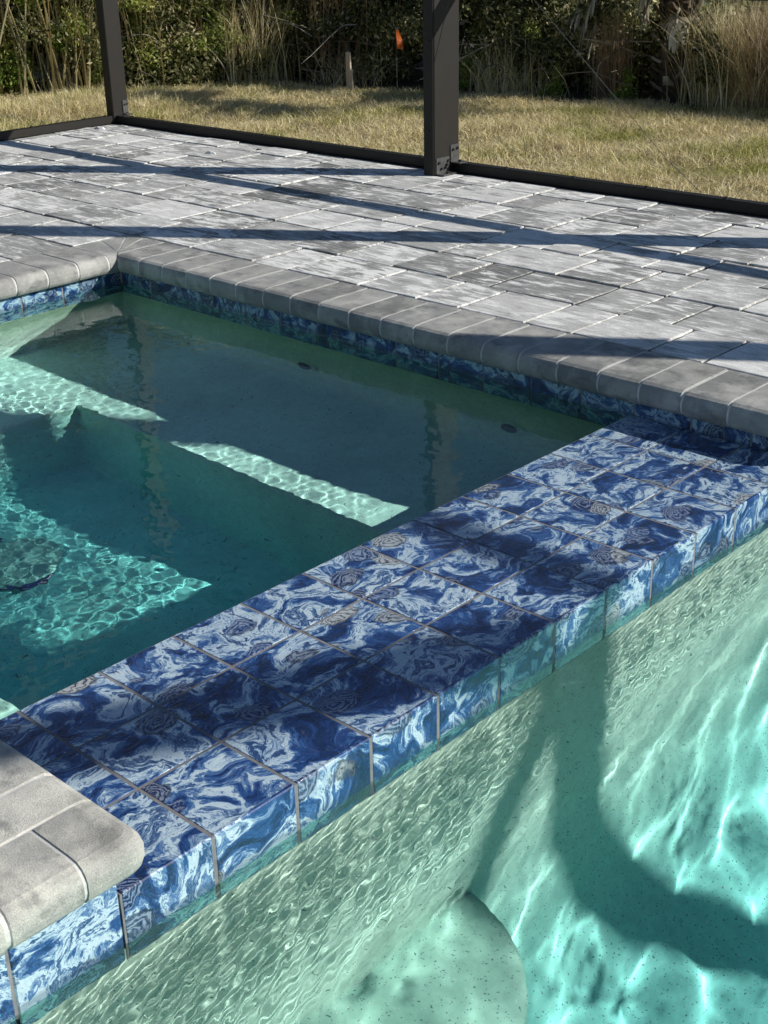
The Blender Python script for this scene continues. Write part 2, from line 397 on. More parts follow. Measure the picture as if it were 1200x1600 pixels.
# waterline tile bands under the three copings
bf=MB(); ysf=[0.0]+[i-.05 for i in range(1,16)]+[15.95]
tile_grid(bf,0,FARX,ysf,[-.77,.225],sign=-1)
t=empty('waterline_tile_band',(FARX,1,0),'shaded blue marbled tile band under the long coping beside the patio','tile band')
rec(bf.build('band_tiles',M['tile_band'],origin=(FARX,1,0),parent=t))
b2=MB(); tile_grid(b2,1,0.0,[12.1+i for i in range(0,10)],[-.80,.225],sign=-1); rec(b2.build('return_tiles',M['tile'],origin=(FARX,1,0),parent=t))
g=MB(); g.box(FARX+.012,FARX+.1,.02,15.95,-.77,.225); g.box(FARX+.1,21.3,.013,.1,-.80,.225); rec(g.build('grout_bed',M['grout'],origin=(FARX,1,0),parent=t))
bl=MB(); xl=[-9.4+i*1.0 for i in range(0,22)]; xl=[x for x in xl if x<11.9]+[12.1]
tile_grid(bl,1,LEFTY,xl,[-.77,.225],sign=-1)
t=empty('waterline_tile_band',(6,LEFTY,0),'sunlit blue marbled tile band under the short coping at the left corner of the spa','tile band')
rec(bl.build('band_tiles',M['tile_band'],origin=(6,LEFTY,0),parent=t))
g=MB(); g.box(-9.4,12.1,LEFTY+.012,LEFTY+.1,-.77,.225); rec(g.build('grout_bed',M['grout'],origin=(6,LEFTY,0),parent=t))
bn=MB(); xn=[-1.05-i for i in range(12,-1,-1)]+[0.0]
tile_grid(bn,1,0.0,xn,[-.80,.225],sign=-1)
t=empty('waterline_tile_band',(-1,0,0),'bright blue tiles flecked with sun glints below the nearest rounded coping corner','tile band')
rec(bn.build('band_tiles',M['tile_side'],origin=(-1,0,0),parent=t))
bs=MB(); tile_grid(bs,0,0.0,[0.03,1.05,2.02,3.03,4.,5.,6.,7.,8.,9.,10.,11.,12.,13.,14.,15.,15.95],[.0,.225],sign=1)
rec(bs.build('return_tiles',M['tile'],origin=(-1,0,0),parent=t))
g=MB(); g.box(-13,-.03,.013,.1,-.80,.225); rec(g.build('grout_bed',M['grout'],origin=(-1,0,0),parent=t))

# ---- coping
def profile(depth,n=9):
    """(distance from nose, z) loop; nose at 0"""
    r=(CZ1-CZ0)/2; zc=(CZ0+CZ1)/2; P=[(depth,CZ0)]
    for k in range(n+1):
        a=-math.pi/2+math.pi*k/n
        ca,sa=math.cos(a),math.sin(a)
        e=.72
        P.append((r*1.05*(1-abs(ca)**e), zc+r*math.copysign(abs(sa)**.9,sa)))
    P.append((depth,CZ1)); return P
def brick(mb,mapf,s0,s1,depth,inset=0.0,clamp=None,bev=.016):
    """extrude profile; mapf(u,s,z)->xyz; u distance from nose; clamp(u)->max s"""
    P=profile(depth); n=len(P)
    zc=(CZ0+CZ1)/2
    rings=[(s0,1.0),(s0+bev,0.0),(s1-bev,0.0),(s1,1.0)] if inset==0 else [(s0,0),(s1,0)]
    V=[];F=[]
    for s,sh in rings:
        for (u,z) in P:
            k=bev*sh+inset
            uu=u+k if u<depth-1e-6 else u-k*.5
            zz=z-k if z>zc+.05 else (z+k if z<zc-.05 else z)
            ss=s
            if clamp is not None:
                ss=min(s,clamp(uu)-(.012 if inset==0 else 0)-(0 if sh==1 or inset else .004))
            V.append(mapf(uu,ss,zz))
    for i in range(len(rings)-1):
        for k in range(n):
            F.append((i*n+k,i*n+(k+1)%n,(i+1)*n+(k+1)%n,(i+1)*n+k))
    F.append(tuple(range(n))); F.append(tuple((len(rings)-1)*n+k for k in range(n)))
    mb.add(V,F)
def wob(a): return a+rng.uniform(-.02,.02)
JG=.013
# far coping, nose faces -X, runs along Y up to a mitre with the left coping
def coping_run(label,mapf,start,end,step,depth,origin,clamp=None,extra=None):
    e=empty('pool_coping',origin,label,'coping'); b=MB()
    if extra: extra(b)
    s=start; 
    while s<end-.05:
        s1=min(wob(s+step),end)
        if clamp is None or s<clamp(0)-.02 or s<clamp(depth)-.1:
            dz=rng.uniform(-.006,.006)
            brick(b,lambda u,ss,z,dz=dz:mapf(u,ss,z+dz),s+JG,s1-JG,depth,clamp=clamp)
        s=s1
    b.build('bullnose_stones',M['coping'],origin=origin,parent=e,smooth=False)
    mo=MB(); brick(mo,mapf,start,end,depth,inset=.012,clamp=clamp)
    mo.build('mortar_joints',M['mortar'],origin=origin,parent=e)
    return e
# corner stone: plan outline with two rounded-over sides
def corner_stone(mb,x0,x1,y0,y1,rc=.17,inset=0.0):
    P=profile(1.0); loops=[]
    for (u,z) in P[1:-1]:
        u=u+inset; zc=(CZ0+CZ1)/2; z=z-inset if z>zc else z+inset
        X1=x1-u; Y0=y0+u; r=max(rc-u*.4,.05)
        L=[(x0+JG,y1-JG,z),(x0+JG,Y0,z)]
        for k in range(9):
            a=-math.pi/2+math.pi/2*k/8
            L.append((X1-r+r*math.cos(a),Y0+r+r*math.sin(a),z))
        L.append((X1,y1-JG,z)); loops.append(L)
    n=len(loops[0]); V=[p for L in loops for p in L]; F=[]
    for i in range(len(loops)-1):
        for k in range(n): F.append((i*n+k,i*n+(k+1)%n,(i+1)*n+(k+1)%n,(i+1)*n+k))
    F.append(tuple(range(n))); F.append(tuple((len(loops)-1)*n+k for k in range(n)))
    mb.add(V,F)
def far_corner(b):
    c_=MB(); corner_stone(c_,-.42,NOSE,-NOSE,.5); b.add([(12.1-v[0],v[1],v[2]) for v in c_.V],[tuple(f)[::-1] for f in c_.F])
    q=12.52
    while q<21.3:
        brick(b,lambda u,s_,z:(s_,-NOSE+u,z),q+JG,q+.70-JG,.70); q+=.70
FN=FARX-NOSE; LN=LEFTY-NOSE
coping_run('long grey bullnose coping along the patio with tight pale mortar joints',lambda u,s,z:(FN+u,s,z),.5,17.3,.765,1.37,(FN+.7,1,CZ0),clamp=lambda u:LN+u,extra=far_corner)
coping_run('short grey bullnose coping at the upper left, sunlit on its rounded face',lambda u,s,z:(s,LN+u,z),-11.2,13.3,.765,1.37,(4,LN+.7,CZ0),clamp=lambda u:FN+u)
near=empty('pool_coping',(-.4,1,CZ0),'nearest pale grey coping with a rounded outside corner above the blue tiles','coping')
b=MB()
s=.5
mapY=lambda u,s,z:(NOSE-u,s,z)
while s<16:
    s1=s+.56 if s<.6 else s+.76
    brick(b,mapY,s+JG,s1-JG,1.37); s=s1
mapX=lambda u,s,z:(s,-NOSE+u,z)
s=-.42
while s>-12:
    brick(b,mapX,s-.70+JG,s-JG,.70); s-=.70
corner_stone(b,-.42,NOSE,-NOSE,.5)
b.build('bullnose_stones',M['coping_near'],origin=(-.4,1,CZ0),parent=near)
mo=MB(); brick(mo,mapY,.1,16,1.36,inset=.012); brick(mo,mapX,-12,-.1,.9,inset=.0121); 
mo.build('mortar_joints',M['mortar'],origin=(-.4,1,CZ0),parent=near)

# ---- paving
def pavers(mb,x0,x1,y0,y1,seed):
    r=np.random.default_rng(seed); nx=int(round((x1-x0)/.5)); ny=int(round((y1-y0)/.5))
    G=np.zeros((nx,ny),bool)
    for j in range(ny):
        for i in range(nx):
            if G[i,j]: continue
            opts=[(3,3),(3,2),(3,4),(3,3),(3,2),(3,4),(4,3),(2,3),(2,2),(3,1),(2,1),(1,3),(1,2),(1,1)]
            k=r.permutation(6).tolist()+list(range(6,len(opts)))
            for q in k:
                a,b_=opts[q]
                if i+a>nx or j+b_>ny or G[i:i+a,j:j+b_].any(): continue
                # avoid 1-cell slivers
                if a>1 and i+a<nx and not G[i+a,j] and (i+a+1>=nx or G[i+a+1,j]) : continue
                break
            G[i:i+a,j:j+b_]=True
            X0,X1,Y0,Y1=x0+i*.5,x0+(i+a)*.5,y0+j*.5,y0+(j+b_)*.5
            one_paver(mb,X0,X1,Y0,Y1,r)
def one_paver(mb,X0,X1,Y0,Y1,r,z=CZ1):
    g=.015; zt=z+r.uniform(-.016,.014); tx,ty=r.uniform(-.008,.008,2)
    cx,cy=(X0+X1)/2,(Y0+Y1)/2
    n=5; ring=[]
    def side(p,q):
        for k in range(n):
            t=k/n; ring.append((p[0]+(q[0]-p[0])*t,p[1]+(q[1]-p[1])*t))
    c=[(X0+g,Y0+g),(X1-g,Y0+g),(X1-g,Y1-g),(X0+g,Y1-g)]
    for k in range(4): side(c[k],c[(k+1)%4])
    R=[]
    for k,(x,y) in enumerate(ring):
        j=.014*r.normal() if k%n else -.0
        dx,dy=x-cx,y-cy; L=math.hypot(dx,dy)
        s=1-abs(j)/L-(.03/L if k%n==0 else 0)
        R.append((cx+dx*s,cy+dy*s))
    m=len(R); V=[];F=[]
    for (ins,dz) in ((0,-.3),(0,-.016),(.008,-.005),(.022,0)):
        for (x,y) in R:
            dx,dy=x-cx,y-cy; L=math.hypot(dx,dy); s=1-ins/L
            px,py=cx+dx*s,cy+dy*s
            V.append((px,py,zt+dz+tx*(px-cx)+ty*(py-cy)))
    for i in range(3):
        for k in range(m): F.append((i*m+k,i*m+(k+1)%m,(i+1)*m+(k+1)%m,(i+1)*m+k))
    F.append(tuple(3*m+k for k in range(m))); mb.add(V,F)
pv=MB(); pavers(pv,13.27,23.27,.5,31,3); pavers(pv,21.8,23.3,-14,.5,4); pavers(pv,-12.25,13.25,17.13,31.13,5)
pv.build('patio_paving',M['paver'],kind='structure')
pv=MB(); pavers(pv,-13,-1.17,.5,16,8); pv.build('island_paving',M['paver'],kind='structure')
sb=MB(); sb.box(13.2,23.6,.45,31.3,.2,CZ1-.028); sb.box(21.4,23.6,-14,.44,-8,CZ1-.028); sb.box(-12.3,13.2,17.05,31.3,.2,CZ1-.028)
sb.build('joint_sand_bed',M['sand'],kind='structure')
sb=MB(); sb.box(-13,-1.1,.45,16,.2,CZ1-.028); sb.box(-13,-.02,.14,16,-8,.21); sb.build('island_core',M['sand'],kind='structure')

# ---- pool and spa shells
def sheet(name,rows,mat,**kw):
    n=len(rows[0]); V=[tuple(np.array(p)*T) for r_ in rows for p in r_]; F=[]
    for i in range(len(rows)-1):
        for k in range(n-1): F.append((i*n+k,i*n+k+1,(i+1)*n+k+1,(i+1)*n+k))
    return py_mesh(name,V,F,mat,True,**kw)
cove=[(0.0,-.6),(0.0,-1.5),(0.0,-3.0),(0.0,-4.6),(.02,-5.1),(.1,-5.6),(.28,-6.3),(.52,-6.8),(.85,-7.15),(1.3,-7.45),(1.9,-7.7),(2.7,-7.9),(4,-8.05),(6,-8.2)]
def Z_of(d):
    for (a,za),(b_,zb) in zip(cove[:-1],cove[1:]):
        if d<=b_: return za+(zb-za)*(d-a)/max(b_-a,1e-6)
    return cove[-1][1]
# pool: wall along Y=0 (X -12..12) and far wall X=12.1, floor between, one smooth sheet following min distance
ds=[0]; 
px=sorted(set([-13,-10,-8]+[-6+.5*i for i in range(25)]+[6.1+.25*i for i in range(12)]+[9+.2*i for i in range(14)]+[11.6+.05*i for i in range(9)]+[12.03,12.06,12.09]))
px+=[12.5,13,14,15,16,17,18,19,20,20.5,21,21.3]
py_=sorted(set([-26,-22,-18,-15,-12,-10,-8,-7,-6,-5]+[-4+.2*i for i in range(16)]+[-.9+.08*i for i in range(10)]+[-.12,-.08,-.05,-.03]))
rows=[]
def pool_z(x,y):
    dy=-y; dx=21.3-x
    if dy<3 or dx<3:
        za=Z_of(max(dy,1e-4)); zb=Z_of(max(dx,1e-4)); z=max(za,zb)
    else: z=Z_of(min(dy,dx))
    z-=.10*max(0,min(dy-6,8))
    return z
for x in px:
    r_=[]
    for y in py_: r_.append((x,y,pool_z(x,y)))
    for zz in (-5.0,-4.8,-4.55,-4.3,-3.9,-3.5,-2.5,-1.6,-.9,-.6): r_.append((x,.013*min(1,(zz+5.1)/.5),zz))
    rows.append(r_)
last=rows[-1]
for zz in (-4.9,-3.5,-2.,-.6): rows.append([(21.312,p[1],max(zz,p[2])) for p in last])
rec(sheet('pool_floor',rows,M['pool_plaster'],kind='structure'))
# moulded bench along the near end of the pool with a rounded end
bz=-4.45
outl=[(x,-1.78) for x in np.arange(-9,2.56,.5)]+[(2.6+2.0*math.sin(math.radians(a)),.27-2.05*math.cos(math.radians(a))) for a in range(4,91,4)]
ef=lambda x:min(1.0,max(0.0,(2.5-x)/1.5))
rr=[]
for t_,dz,h_ in ((0,.02,.75),(.03,.02,.45),(.10,.02,.24),(.22,.02,.10),(.36,.018,.03),(.55,.015,0),(.8,.008,0),(.93,.0,0),(.965,-.012,0),(.985,-.04,0),(.997,-.09,0),(1.0,-.16,0),(1.0,-.6,0),(1.0,-1.4,0),(1.01,-2.3,0),(1.04,-3.6,0)):
    rr.append([(x if x<2.6 else 2.6+(x-2.6)*t_, .012+(y-.012)*t_, bz+dz+h_*ef(x)) for (x,y) in outl])
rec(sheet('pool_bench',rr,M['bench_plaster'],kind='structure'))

# spa shell: floor -5.5, benches at -3 on far (X), left (Y) and near (X=0) sides
def spa_z(x,y):
    def step(t,w=.10): 
        t=max(0,min(1,.5+t/(2*w))); return t*t*(3-2*t)
    d=max(step(x-8.42),step(y-12.6),step(2.35-x))
    f=-5.5-.32*max(0.0,min(2.6,6.1-x))
    return f+(-3.0-f)*d
gx=sorted(set([round(v,3) for v in list(np.arange(0,12.11,.275))+list(np.arange(8.27,8.62,.025))+list(np.arange(2.2,2.5,.025))]+[12.1]))
gy=sorted(set([round(v,3) for v in list(np.arange(3.0,15.96,.27))+list(np.arange(12.45,12.8,.025))]+[15.95]))
rows=[]
for x in gx: rows.append([(x,y,spa_z(x,y)) for y in gy]+[(x,15.962,-2.2),(x,15.965,-1.4),(x,15.965,-.7)])
lst=rows[-1]
for zz in (-2.2,-1.4,-.7): rows.append([(12.112,p[1],max(zz,p[2])) for p in lst])
fst=rows[0]
for zz in (-2.0,-.01): rows.insert(0,[(-.004,p[1],max(zz,p[2])) for p in fst])
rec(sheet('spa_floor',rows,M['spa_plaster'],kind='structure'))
# jets and drain
for (y,z,lab) in ((10.3,-2.12,'dark round spa jet under water on the back wall, the one nearer the left corner'),(5.35,-2.06,'dark round spa jet under water on the back wall, the one nearer the blue wall')):
    e=empty('spa_jet',(12.09,y,z),lab,'spa jet','jets in the spa back wall')
    def disc(r0,r1,x,n=20):
        V=[];F=[]
        for k in range(n):
            a=2*math.pi*k/n; V.append((x,math.cos(a)*r0,math.sin(a)*r0)); V.append((x-.03,math.cos(a)*r1,math.sin(a)*r1))
        for k in range(n): F.append((2*k,2*((k+1)%n),2*((k+1)%n)+1,2*k+1))
        return V,F
    b=MB(); V,F=disc(.30,.18,0); b.add(V,F); rec(b.build('flange',M['spa_plaster'],parent=e,smooth=True))
    b=MB(); V,F=disc(.18,.001,-.02); b.add(V,F); rec(b.build('nozzle',M['jet'],parent=e,smooth=True))
e=empty('floor_drain',(5.55,10.5,-5.66),'pale domed drain cover with a dark blue rim on the spa floor','drain')
def dome(r,h,z0,n=28,m=6,r_in=0.0):
    V=[];F=[]
    for i in range(m+1):
        t=i/m; rr_=r_in+(r-r_in)*math.cos(t*math.pi/2); z=z0+h*math.sin(t*math.pi/2)
        for k in range(n):
            a=2*math.pi*k/n; V.append((rr_*math.cos(a),rr_*math.sin(a),z))
    for i in range(m):
        for k in range(n): F.append((i*n+k,i*n+(k+1)%n,(i+1)*n+(k+1)%n,(i+1)*n+k))
    return V,F
b=MB(); V,F=dome(.78,.22,.03); b.add(V,F); rec(b.build('cover',M['drain'],parent=e,smooth=True))
b=MB(); V,F=dome(.86,.04,.01,r_in=.77); b.add(V,F); rec(b.build('rim',M['navy'],parent=e,smooth=True))

# ---- water
def waves(X,Y,comps):
    Z=np.zeros_like(X)
    for (a,L,amp,ph) in comps: Z+=amp*np.sin(2*np.pi/L*(X*math.cos(a)+Y*math.sin(a))+ph)
    return Z
def comps(n,Lmin,Lmax,slope,rg,a0=0,aw=math.pi):
    out=[]
    for k in range(n):
        L=math.exp(rg.uniform(math.log(Lmin),math.log(Lmax))); a=a0+rg.uniform(-aw,aw)
        out.append((a,L,slope*L/(2*math.pi)*math.sqrt(2.0/n),rg.uniform(0,6.28)))
    return out
def sst(t): t=np.clip(t,0,1); return t*t*(3-2*t)
def grid_water(name,xs,ys,zfun,mat,**kw):
    X,Y=np.meshgrid(np.array(xs)*T,np.array(ys)*T,indexing='ij'); Z=zfun(X,Y)
    nx,ny=X.shape; V=np.stack([X,Y,Z],-1).reshape(-1,3)
    i=np.arange(nx-1)[:,None]*ny+np.arange(ny-1)[None]; F=np.stack([i,i+ny,i+ny+1,i+1],-1).reshape(-1,4)
    o=np_mesh(name,V,F,mat,True,**kw); o.cycles.is_caustics_caster=True; return o
rg=np.random.default_rng(5)
chop=comps(60,.022,.070,.029,rg); swell=comps(14,.12,.5,.006,rg); calm=comps(20,.05,.14,.004,rg)
def spa_wave(X,Y):
    x=X/T; y=Y/T
    # choppy towards the returning water at the low-X side, calm in the lee of the far bench
    e=.30+.35*np.exp(-(((x-9.0)/1.1)**2))*sst((10.2-y)/3)+.70*sst((8.3-x)/2.6)*np.clip(1.15-np.exp(-(((x-6.0)/1.3)**2+((y-7.0)/2.6)**2)),0,1)
    e=np.maximum(e,.75*np.exp(-(((x-8.6)/1.5)**2)))
    Z=waves(X,Y,chop)*e*.62+waves(X,Y,swell)+waves(X,Y,calm)
    base=-.036*T
    f=sst((y-3.0)/.7)
    Z=Z*f+base
    # unseen skirt added inside the hollow wall so refracted sun reaches the floor
    d=np.clip((3.0-y)/2.85,0,1)
    return np.where(y<3.0,base-(d**2)*.55*T,Z)
sx=np.concatenate([np.arange(-.001,9.4,.028),np.arange(9.43,12.11,.05)]); sy=np.concatenate([np.arange(.16,2.99,.024),np.arange(3.002,12.6,.028),np.arange(12.63,15.96,.04)])
grid_water('spa_water',sx,sy,spa_wave,M['water'],kind='structure')
rg=np.random.default_rng(21)
cap=comps(30,.013,.034,.030,rg,a0=math.radians(-58),aw=math.radians(34)); capr=comps(24,.020,.05,.012,rg)
big=comps(18,.17,.38,.0165,rg); mid=comps(24,.05,.13,.0065,rg)
def pool_wave(X,Y):
    x=X/T; y=Y/T
    edge=np.exp(-(np.clip(-y,0,99)/1.25)**2)
    e2=np.exp(-((np.clip(-y,0,99)-.9)/1.1)**2)*np.clip((9.5-x)/5,0,1)
    nz=.65+.5*np.sin(x*1.7+1.1*np.sin(y*1.3))*np.sin(y*1.1+x*.6)
    near_=sst((4.5-x)/4.5)
    Z=waves(X,Y,cap)*(edge*1.0+e2*.30*nz+near_*np.exp(-np.clip(-y,0,99)/3.0)*.30)+waves(X,Y,capr)*(edge*.75+near_*np.exp(-np.clip(-y,0,99)/2.5)*.30)
    Z+=waves(X,Y,big)*(.35+.65*sst((-y-.6)/2.5))+waves(X,Y,mid)*(.4+.6*edge)
    return Z+WATER_P*T
qx=np.concatenate([np.arange(-26,-1.6,.4),np.arange(-1.6,8,.021),np.arange(8,12.12,.03),np.arange(12.2,21.3,.1)])
qy=np.concatenate([np.arange(-30,-14.,.5),np.arange(-14,-6,.12),np.arange(-6,-3.4,.045),np.arange(-3.4,0.0,.021),[0.003]])
qy=qy[qy<=.003]
grid_water('pool_water',qx,qy,pool_wave,M['water'],kind='structure')

# ------------------------------------------------------------------ screen enclosure
EZ=CZ1-0.01
enc=empty('screen_enclosure',(23.4,16,CZ1),'dark bronze aluminium screen enclosure frame standing along the edge of the patio','pool enclosure')
eo=(23.4,16,CZ1)
def fixed_build(mb,name,mat,parent,**k): return mb.build(name,mat,origin=eo,parent=parent,**k)
EAVE=15.95
def split_screws(s,parent):
    n=len(s.V)//16
    for k in range(n):
        b=MB(); b.add(s.V[16*k:16*k+16],[(q,(q+1)%8,8+(q+1)%8,8+q) for q in range(8)]+[tuple(range(8))[::-1],tuple(range(8,16))])
        fixed_build(b,'screw',M['screw'],parent)
PY=[16.08-13.72*k for k in range(0,5)]      # posts along the long side, first one in frame
def clip(mb,scr,x0,x1,y,z0,h,ny=-1):
    mb.box(x0,x1,y-.03,y,z0,z0+h,.008)
def post(x0,x1,y0,y1,z0=CZ1-.005,z1=EAVE):
    b=MB(); b.box(x0,x1,y0,y1,z0,z1,.025)
    return fixed_build(b,'post',M['bronze'],enc)
for k,y in enumerate(PY):
    p=post(22.60,23.62,y,y+.38)
    if k==0:
        # lap seam strip on the narrow face
        b=MB(); b.box(22.575,22.60,y+.03,y+.35,CZ1,EAVE-.2,.006); q=fixed_build(b,'seam_strip',M['bronze'],p)
        # base bracket, low on the broad face, and rail bracket
        b=MB(); b.box(22.66,23.18,y-.03,y-.001,CZ1+.02,CZ1+.44,.008); b.box(22.66,23.18,y-.28,y-.001,CZ1+.012,CZ1+.04,.006)
        fixed_build(b,'base_bracket',M['steel'],p)
        b=MB(); b.box(23.24,23.60,y-.032,y-.001,CZ1+.27,CZ1+.72,.008); b.box(23.24,23.60,y-.34,y-.032,CZ1+.255,CZ1+.285,.006)
        fixed_build(b,'rail_bracket',M['steel'],p)
        s=MB()
        for (sx_,sz) in ((22.74,.32),(23.12,.34),(22.84,.16),(23.00,.17),(23.06,.24),(23.32,.60),(23.50,.62)):
            s.tube([(sx_,y-.034,CZ1+sz),(sx_,y-.075,CZ1+sz)],.035,8)
        for (sx_,sy_,sz) in ((22.95,y-.16,.04),(23.42,y-.2,.285)): s.tube([(sx_,sy_,CZ1+sz),(sx_,sy_,CZ1+sz+.05)],.05,8)
        for zz in (1.15,3.4): s.tube([(22.573,y+.19,CZ1+zz),(22.55,y+.19,CZ1+zz)],.03,8)
        split_screws(s,p)
# corner post and left-hand screen wall
cp=post(23.30,23.95,31.02,31.40)
b=MB(); b.box(23.30,23.30+.001,31,31.001,CZ1,CZ1+.001)
b=MB(); b.box(23.70,23.93,30.985,31.015,CZ1+.30,CZ1+.72,.008); b.box(23.66,23.93,30.75,30.985,CZ1+.255,CZ1+.28,.006); fixed_build(b,'rail_bracket',M['steel'],cp)
s=MB(); 
for (sx_,sz) in ((23.77,.58),(23.87,.59)): s.tube([(sx_,30.985,CZ1+sz),(sx_,30.955,CZ1+sz)],.03,8)
split_screws(s,cp)
post(12.0,12.65,31.02,31.4); post(.5,1.15,31.02,31.4)
# rails
def rail(x0,x1,y0,y1,z0,z1,name,screws=None):
    b=MB(); b.box(x0,x1,y0,y1,z0,z1,.012); r_=fixed_build(b,name,M['bronze'],enc)
    if screws:
        s=MB()
        for (a,c) in screws: s.tube([(a,c,z1-.002),(a,c,z1+.035)],.045,8)
        split_screws(s,r_)
segs=[(PY[0]+.385,31.01)]+[(PY[k+1]+.385,PY[k]-.005) for k in range(4)]
for i,(a,b_) in enumerate(segs):
    sc=[(23.52,y) for y in np.arange(a+.9,b_,2.15)] if i<2 else None
    rail(23.40,23.68,a,b_,CZ1-.003,CZ1+.25,'bottom_rail',sc)
    rail(23.36,23.70,a,b_,5.22,5.55,'chair_rail')
for i,(a,b_) in enumerate([(12.66,23.29),(1.16,11.99)]):
    sc=[(x,31.2) for x in np.arange(a+1.2,b_,2.1)]+[(23.05,31.15)] if i==0 else None
    rail(a,b_,31.06,31.34,CZ1-.003,CZ1+.25,'bottom_rail',sc); rail(a,b_,31.06,31.4,5.22,5.55,'chair_rail')
# eave beams
rail(22.98,23.36,PY[-1],31.4,EAVE,EAVE+.42,'eave_beam')
rail(0,22.44,31.0,31.4,EAVE,EAVE+.6,'eave_beam')
# sloping mansard beams at each post, then level roof beams
SL=.50; ML=8.0
for y in PY+[30.98]:
    x0,z0=22.5,EAVE+.25; x1,z1=x0-ML,z0+ML*SL
    yy0,yy1=(y+.02,y+.36); h=1.0; b=MB()
    V=[(x0,yy0,z0-h/2),(x0,yy1,z0-h/2),(x0,yy1,z0+h/2),(x0,yy0,z0+h/2),(x1,yy0,z1-h/2),(x1,yy1,z1-h/2),(x1,yy1,z1+h/2),(x1,yy0,z1+h/2)]
    b.add(V,[(0,1,2,3),(4,7,6,5),(0,4,5,1),(1,5,6,2),(2,6,7,3),(3,7,4,0)])
    x2=-30; b.box(x2,x1-.01,yy0+.001,yy1-.001,z1-h/2,z1+h/2)
    fixed_build(b,'roof_beam',M['bronze'],enc)
rail(22.5-ML-.2,22.5-ML+.15,PY[-1],31,EAVE+.25+ML*SL+.53,EAVE+.25+ML*SL+.85,'roof_purlin')
# wind-bracing cables
b=MB(); b.tube([(23.5,16.5,7.75),(23.5,13.59,5.05),(23.5,9.6,1.65),(23.52,8.6,.95)],.008,6); fixed_build(b,'bracing_cable',M['cable'],enc)
b=MB(); b.tube([(22.59,15.2,6.2),(22.585,15.99,3.75),(22.6,16.07,3.5)],.010,6); fixed_build(b,'bracing_cable',M['screw'],enc)

# ------------------------------------------------------------------ lawn and wild edge
LZ=.40
edge_pts=[(-60,60),(0,50),(18,45.5),(24,41),(28,38.8),(34.6,36.6),(34.9,31),(37,24.6),(38.9,15.1),(40.5,6),(44,-10),(60,-60)]
def lawn_edge_x(y):
    p=sorted([(b_,a) for a,b_ in edge_pts]); 
    return float(np.interp(y,[q[0] for q in p],[q[1] for q in p]))
# ground: one big sheet with a hole-free layout around the pool (lies under the deck)
def ground_z(x,y): return LZ-.02
R_=400
gxs=[-R_,-12.4,-12.3,23.55,23.7,30,40,60,100,R_]; gys=[-R_,-30,-14.2,31.35,31.5,40,60,100,R_]
V=[];F=[]
for x in gxs:
    for y in gys: V.append((x*T,y*T,LZ*T))
ng=len(gys)
for i in range(len(gxs)-1):
    for j in range(ng-1):
        if gxs[i]>=-13 and gxs[i+1]<=23.6 and gys[j+1]<=31.4 and gys[j]>=-31: continue
        if gxs[i]>=-R_ and gxs[i+1]<=23.6 and gys[j+1]<=31.4 and gys[j]>=-31: 
            continue
        F.append((i*ng+j,(i+1)*ng+j,(i+1)*ng+j+1,i*ng+j+1))
py_mesh('ground',V,F,M['soil'],kind='structure')

def blades(n,xy,zb,hmin,hmax,w,lean,seg=2,curl=.5,rg=rng,dirbias=None,wexp=1.0):
    """thin bent strips; xy (n,2) tiles. returns V,F tile units (quads)"""
    h=rg.uniform(hmin,hmax,n); a=rg.uniform(0,2*np.pi,n)
    if dirbias is not None: a=dirbias+rg.normal(0,1.1,n)
    ln=np.abs(rg.normal(lean,lean*.5,n)); ww=w*rg.uniform(.6,1.3,n)
    d=np.stack([np.cos(a),np.sin(a)],-1); pa=rg.uniform(0,2*np.pi,n); p=np.stack([np.cos(pa),np.sin(pa)],-1)
    V=np.zeros((n,2*(seg+1),3)); 
    for s in range(seg+1):
        t=s/seg; hh=h*(t-curl*ln*.35*t*t); off=h*ln*t**1.6
        wid=ww*(1-t)**wexp+ww*.08
        c=np.stack([xy[:,0]+d[:,0]*off,xy[:,1]+d[:,1]*off,zb+hh],-1)
        V[:,2*s,:]=c; V[:,2*s+1,:]=c
        V[:,2*s,:2]+=p*wid[:,None]*.5; V[:,2*s+1,:2]-=p*wid[:,None]*.5
    base=(np.arange(n)*2*(seg+1))[:,None]
    F=np.concatenate([base+np.array([[2*s,2*s+1,2*s+3,2*s+2]]) for s in range(seg)],0)
    return V.reshape(-1,3),F
def np_build(name,V,F,mat,origin=(0,0,0),smooth=False,**k):
    return np_mesh(name,(V-np.array(origin))*T,F,mat,smooth,**k)
def sample_lawn(n,rg):
    out=[]
    while sum(len(o_) for o_ in out)<n:
        x=rg.uniform(8,43,n); y=rg.uniform(2,50,n)
        ex=np.interp(y,sorted(b_ for a,b_ in edge_pts),[a for b_,a in sorted((b_,a) for a,b_ in edge_pts)])
        ok=(x<ex+.6)&((x>23.85)|(y>31.65))&((x>14)|(y>31.6))
        out.append(np.stack([x,y],-1)[ok])
    return np.concatenate(out)[:n]
rg=np.random.default_rng(7)
xy=sample_lawn(240000,rg)
dens=np.sin(xy[:,0]*.9+np.sin(xy[:,1]*.7)*1.5)*np.sin(xy[:,1]*.8+1.3*np.sin(xy[:,0]*.5))
xy=xy[(dens+rg.uniform(-1,1.2,len(xy)))>-.75]
left=(xy[:,1]>31)&(xy[:,0]<33)
d_s=np.sin(xy[:,0]*1.1+1.7*np.sin(xy[:,1]*.9))+np.sin(xy[:,1]*1.4+xy[:,0]*.3)
zb=LZ+.04*d_s+.10*left
V,F=blades(len(xy),xy,zb,.13,.40,.028,1.35,3,.85,rg)
np_build('lawn_grass',V,F,M['grass'],kind='stuff',label='matted straw coloured winter lawn beyond the patio',)
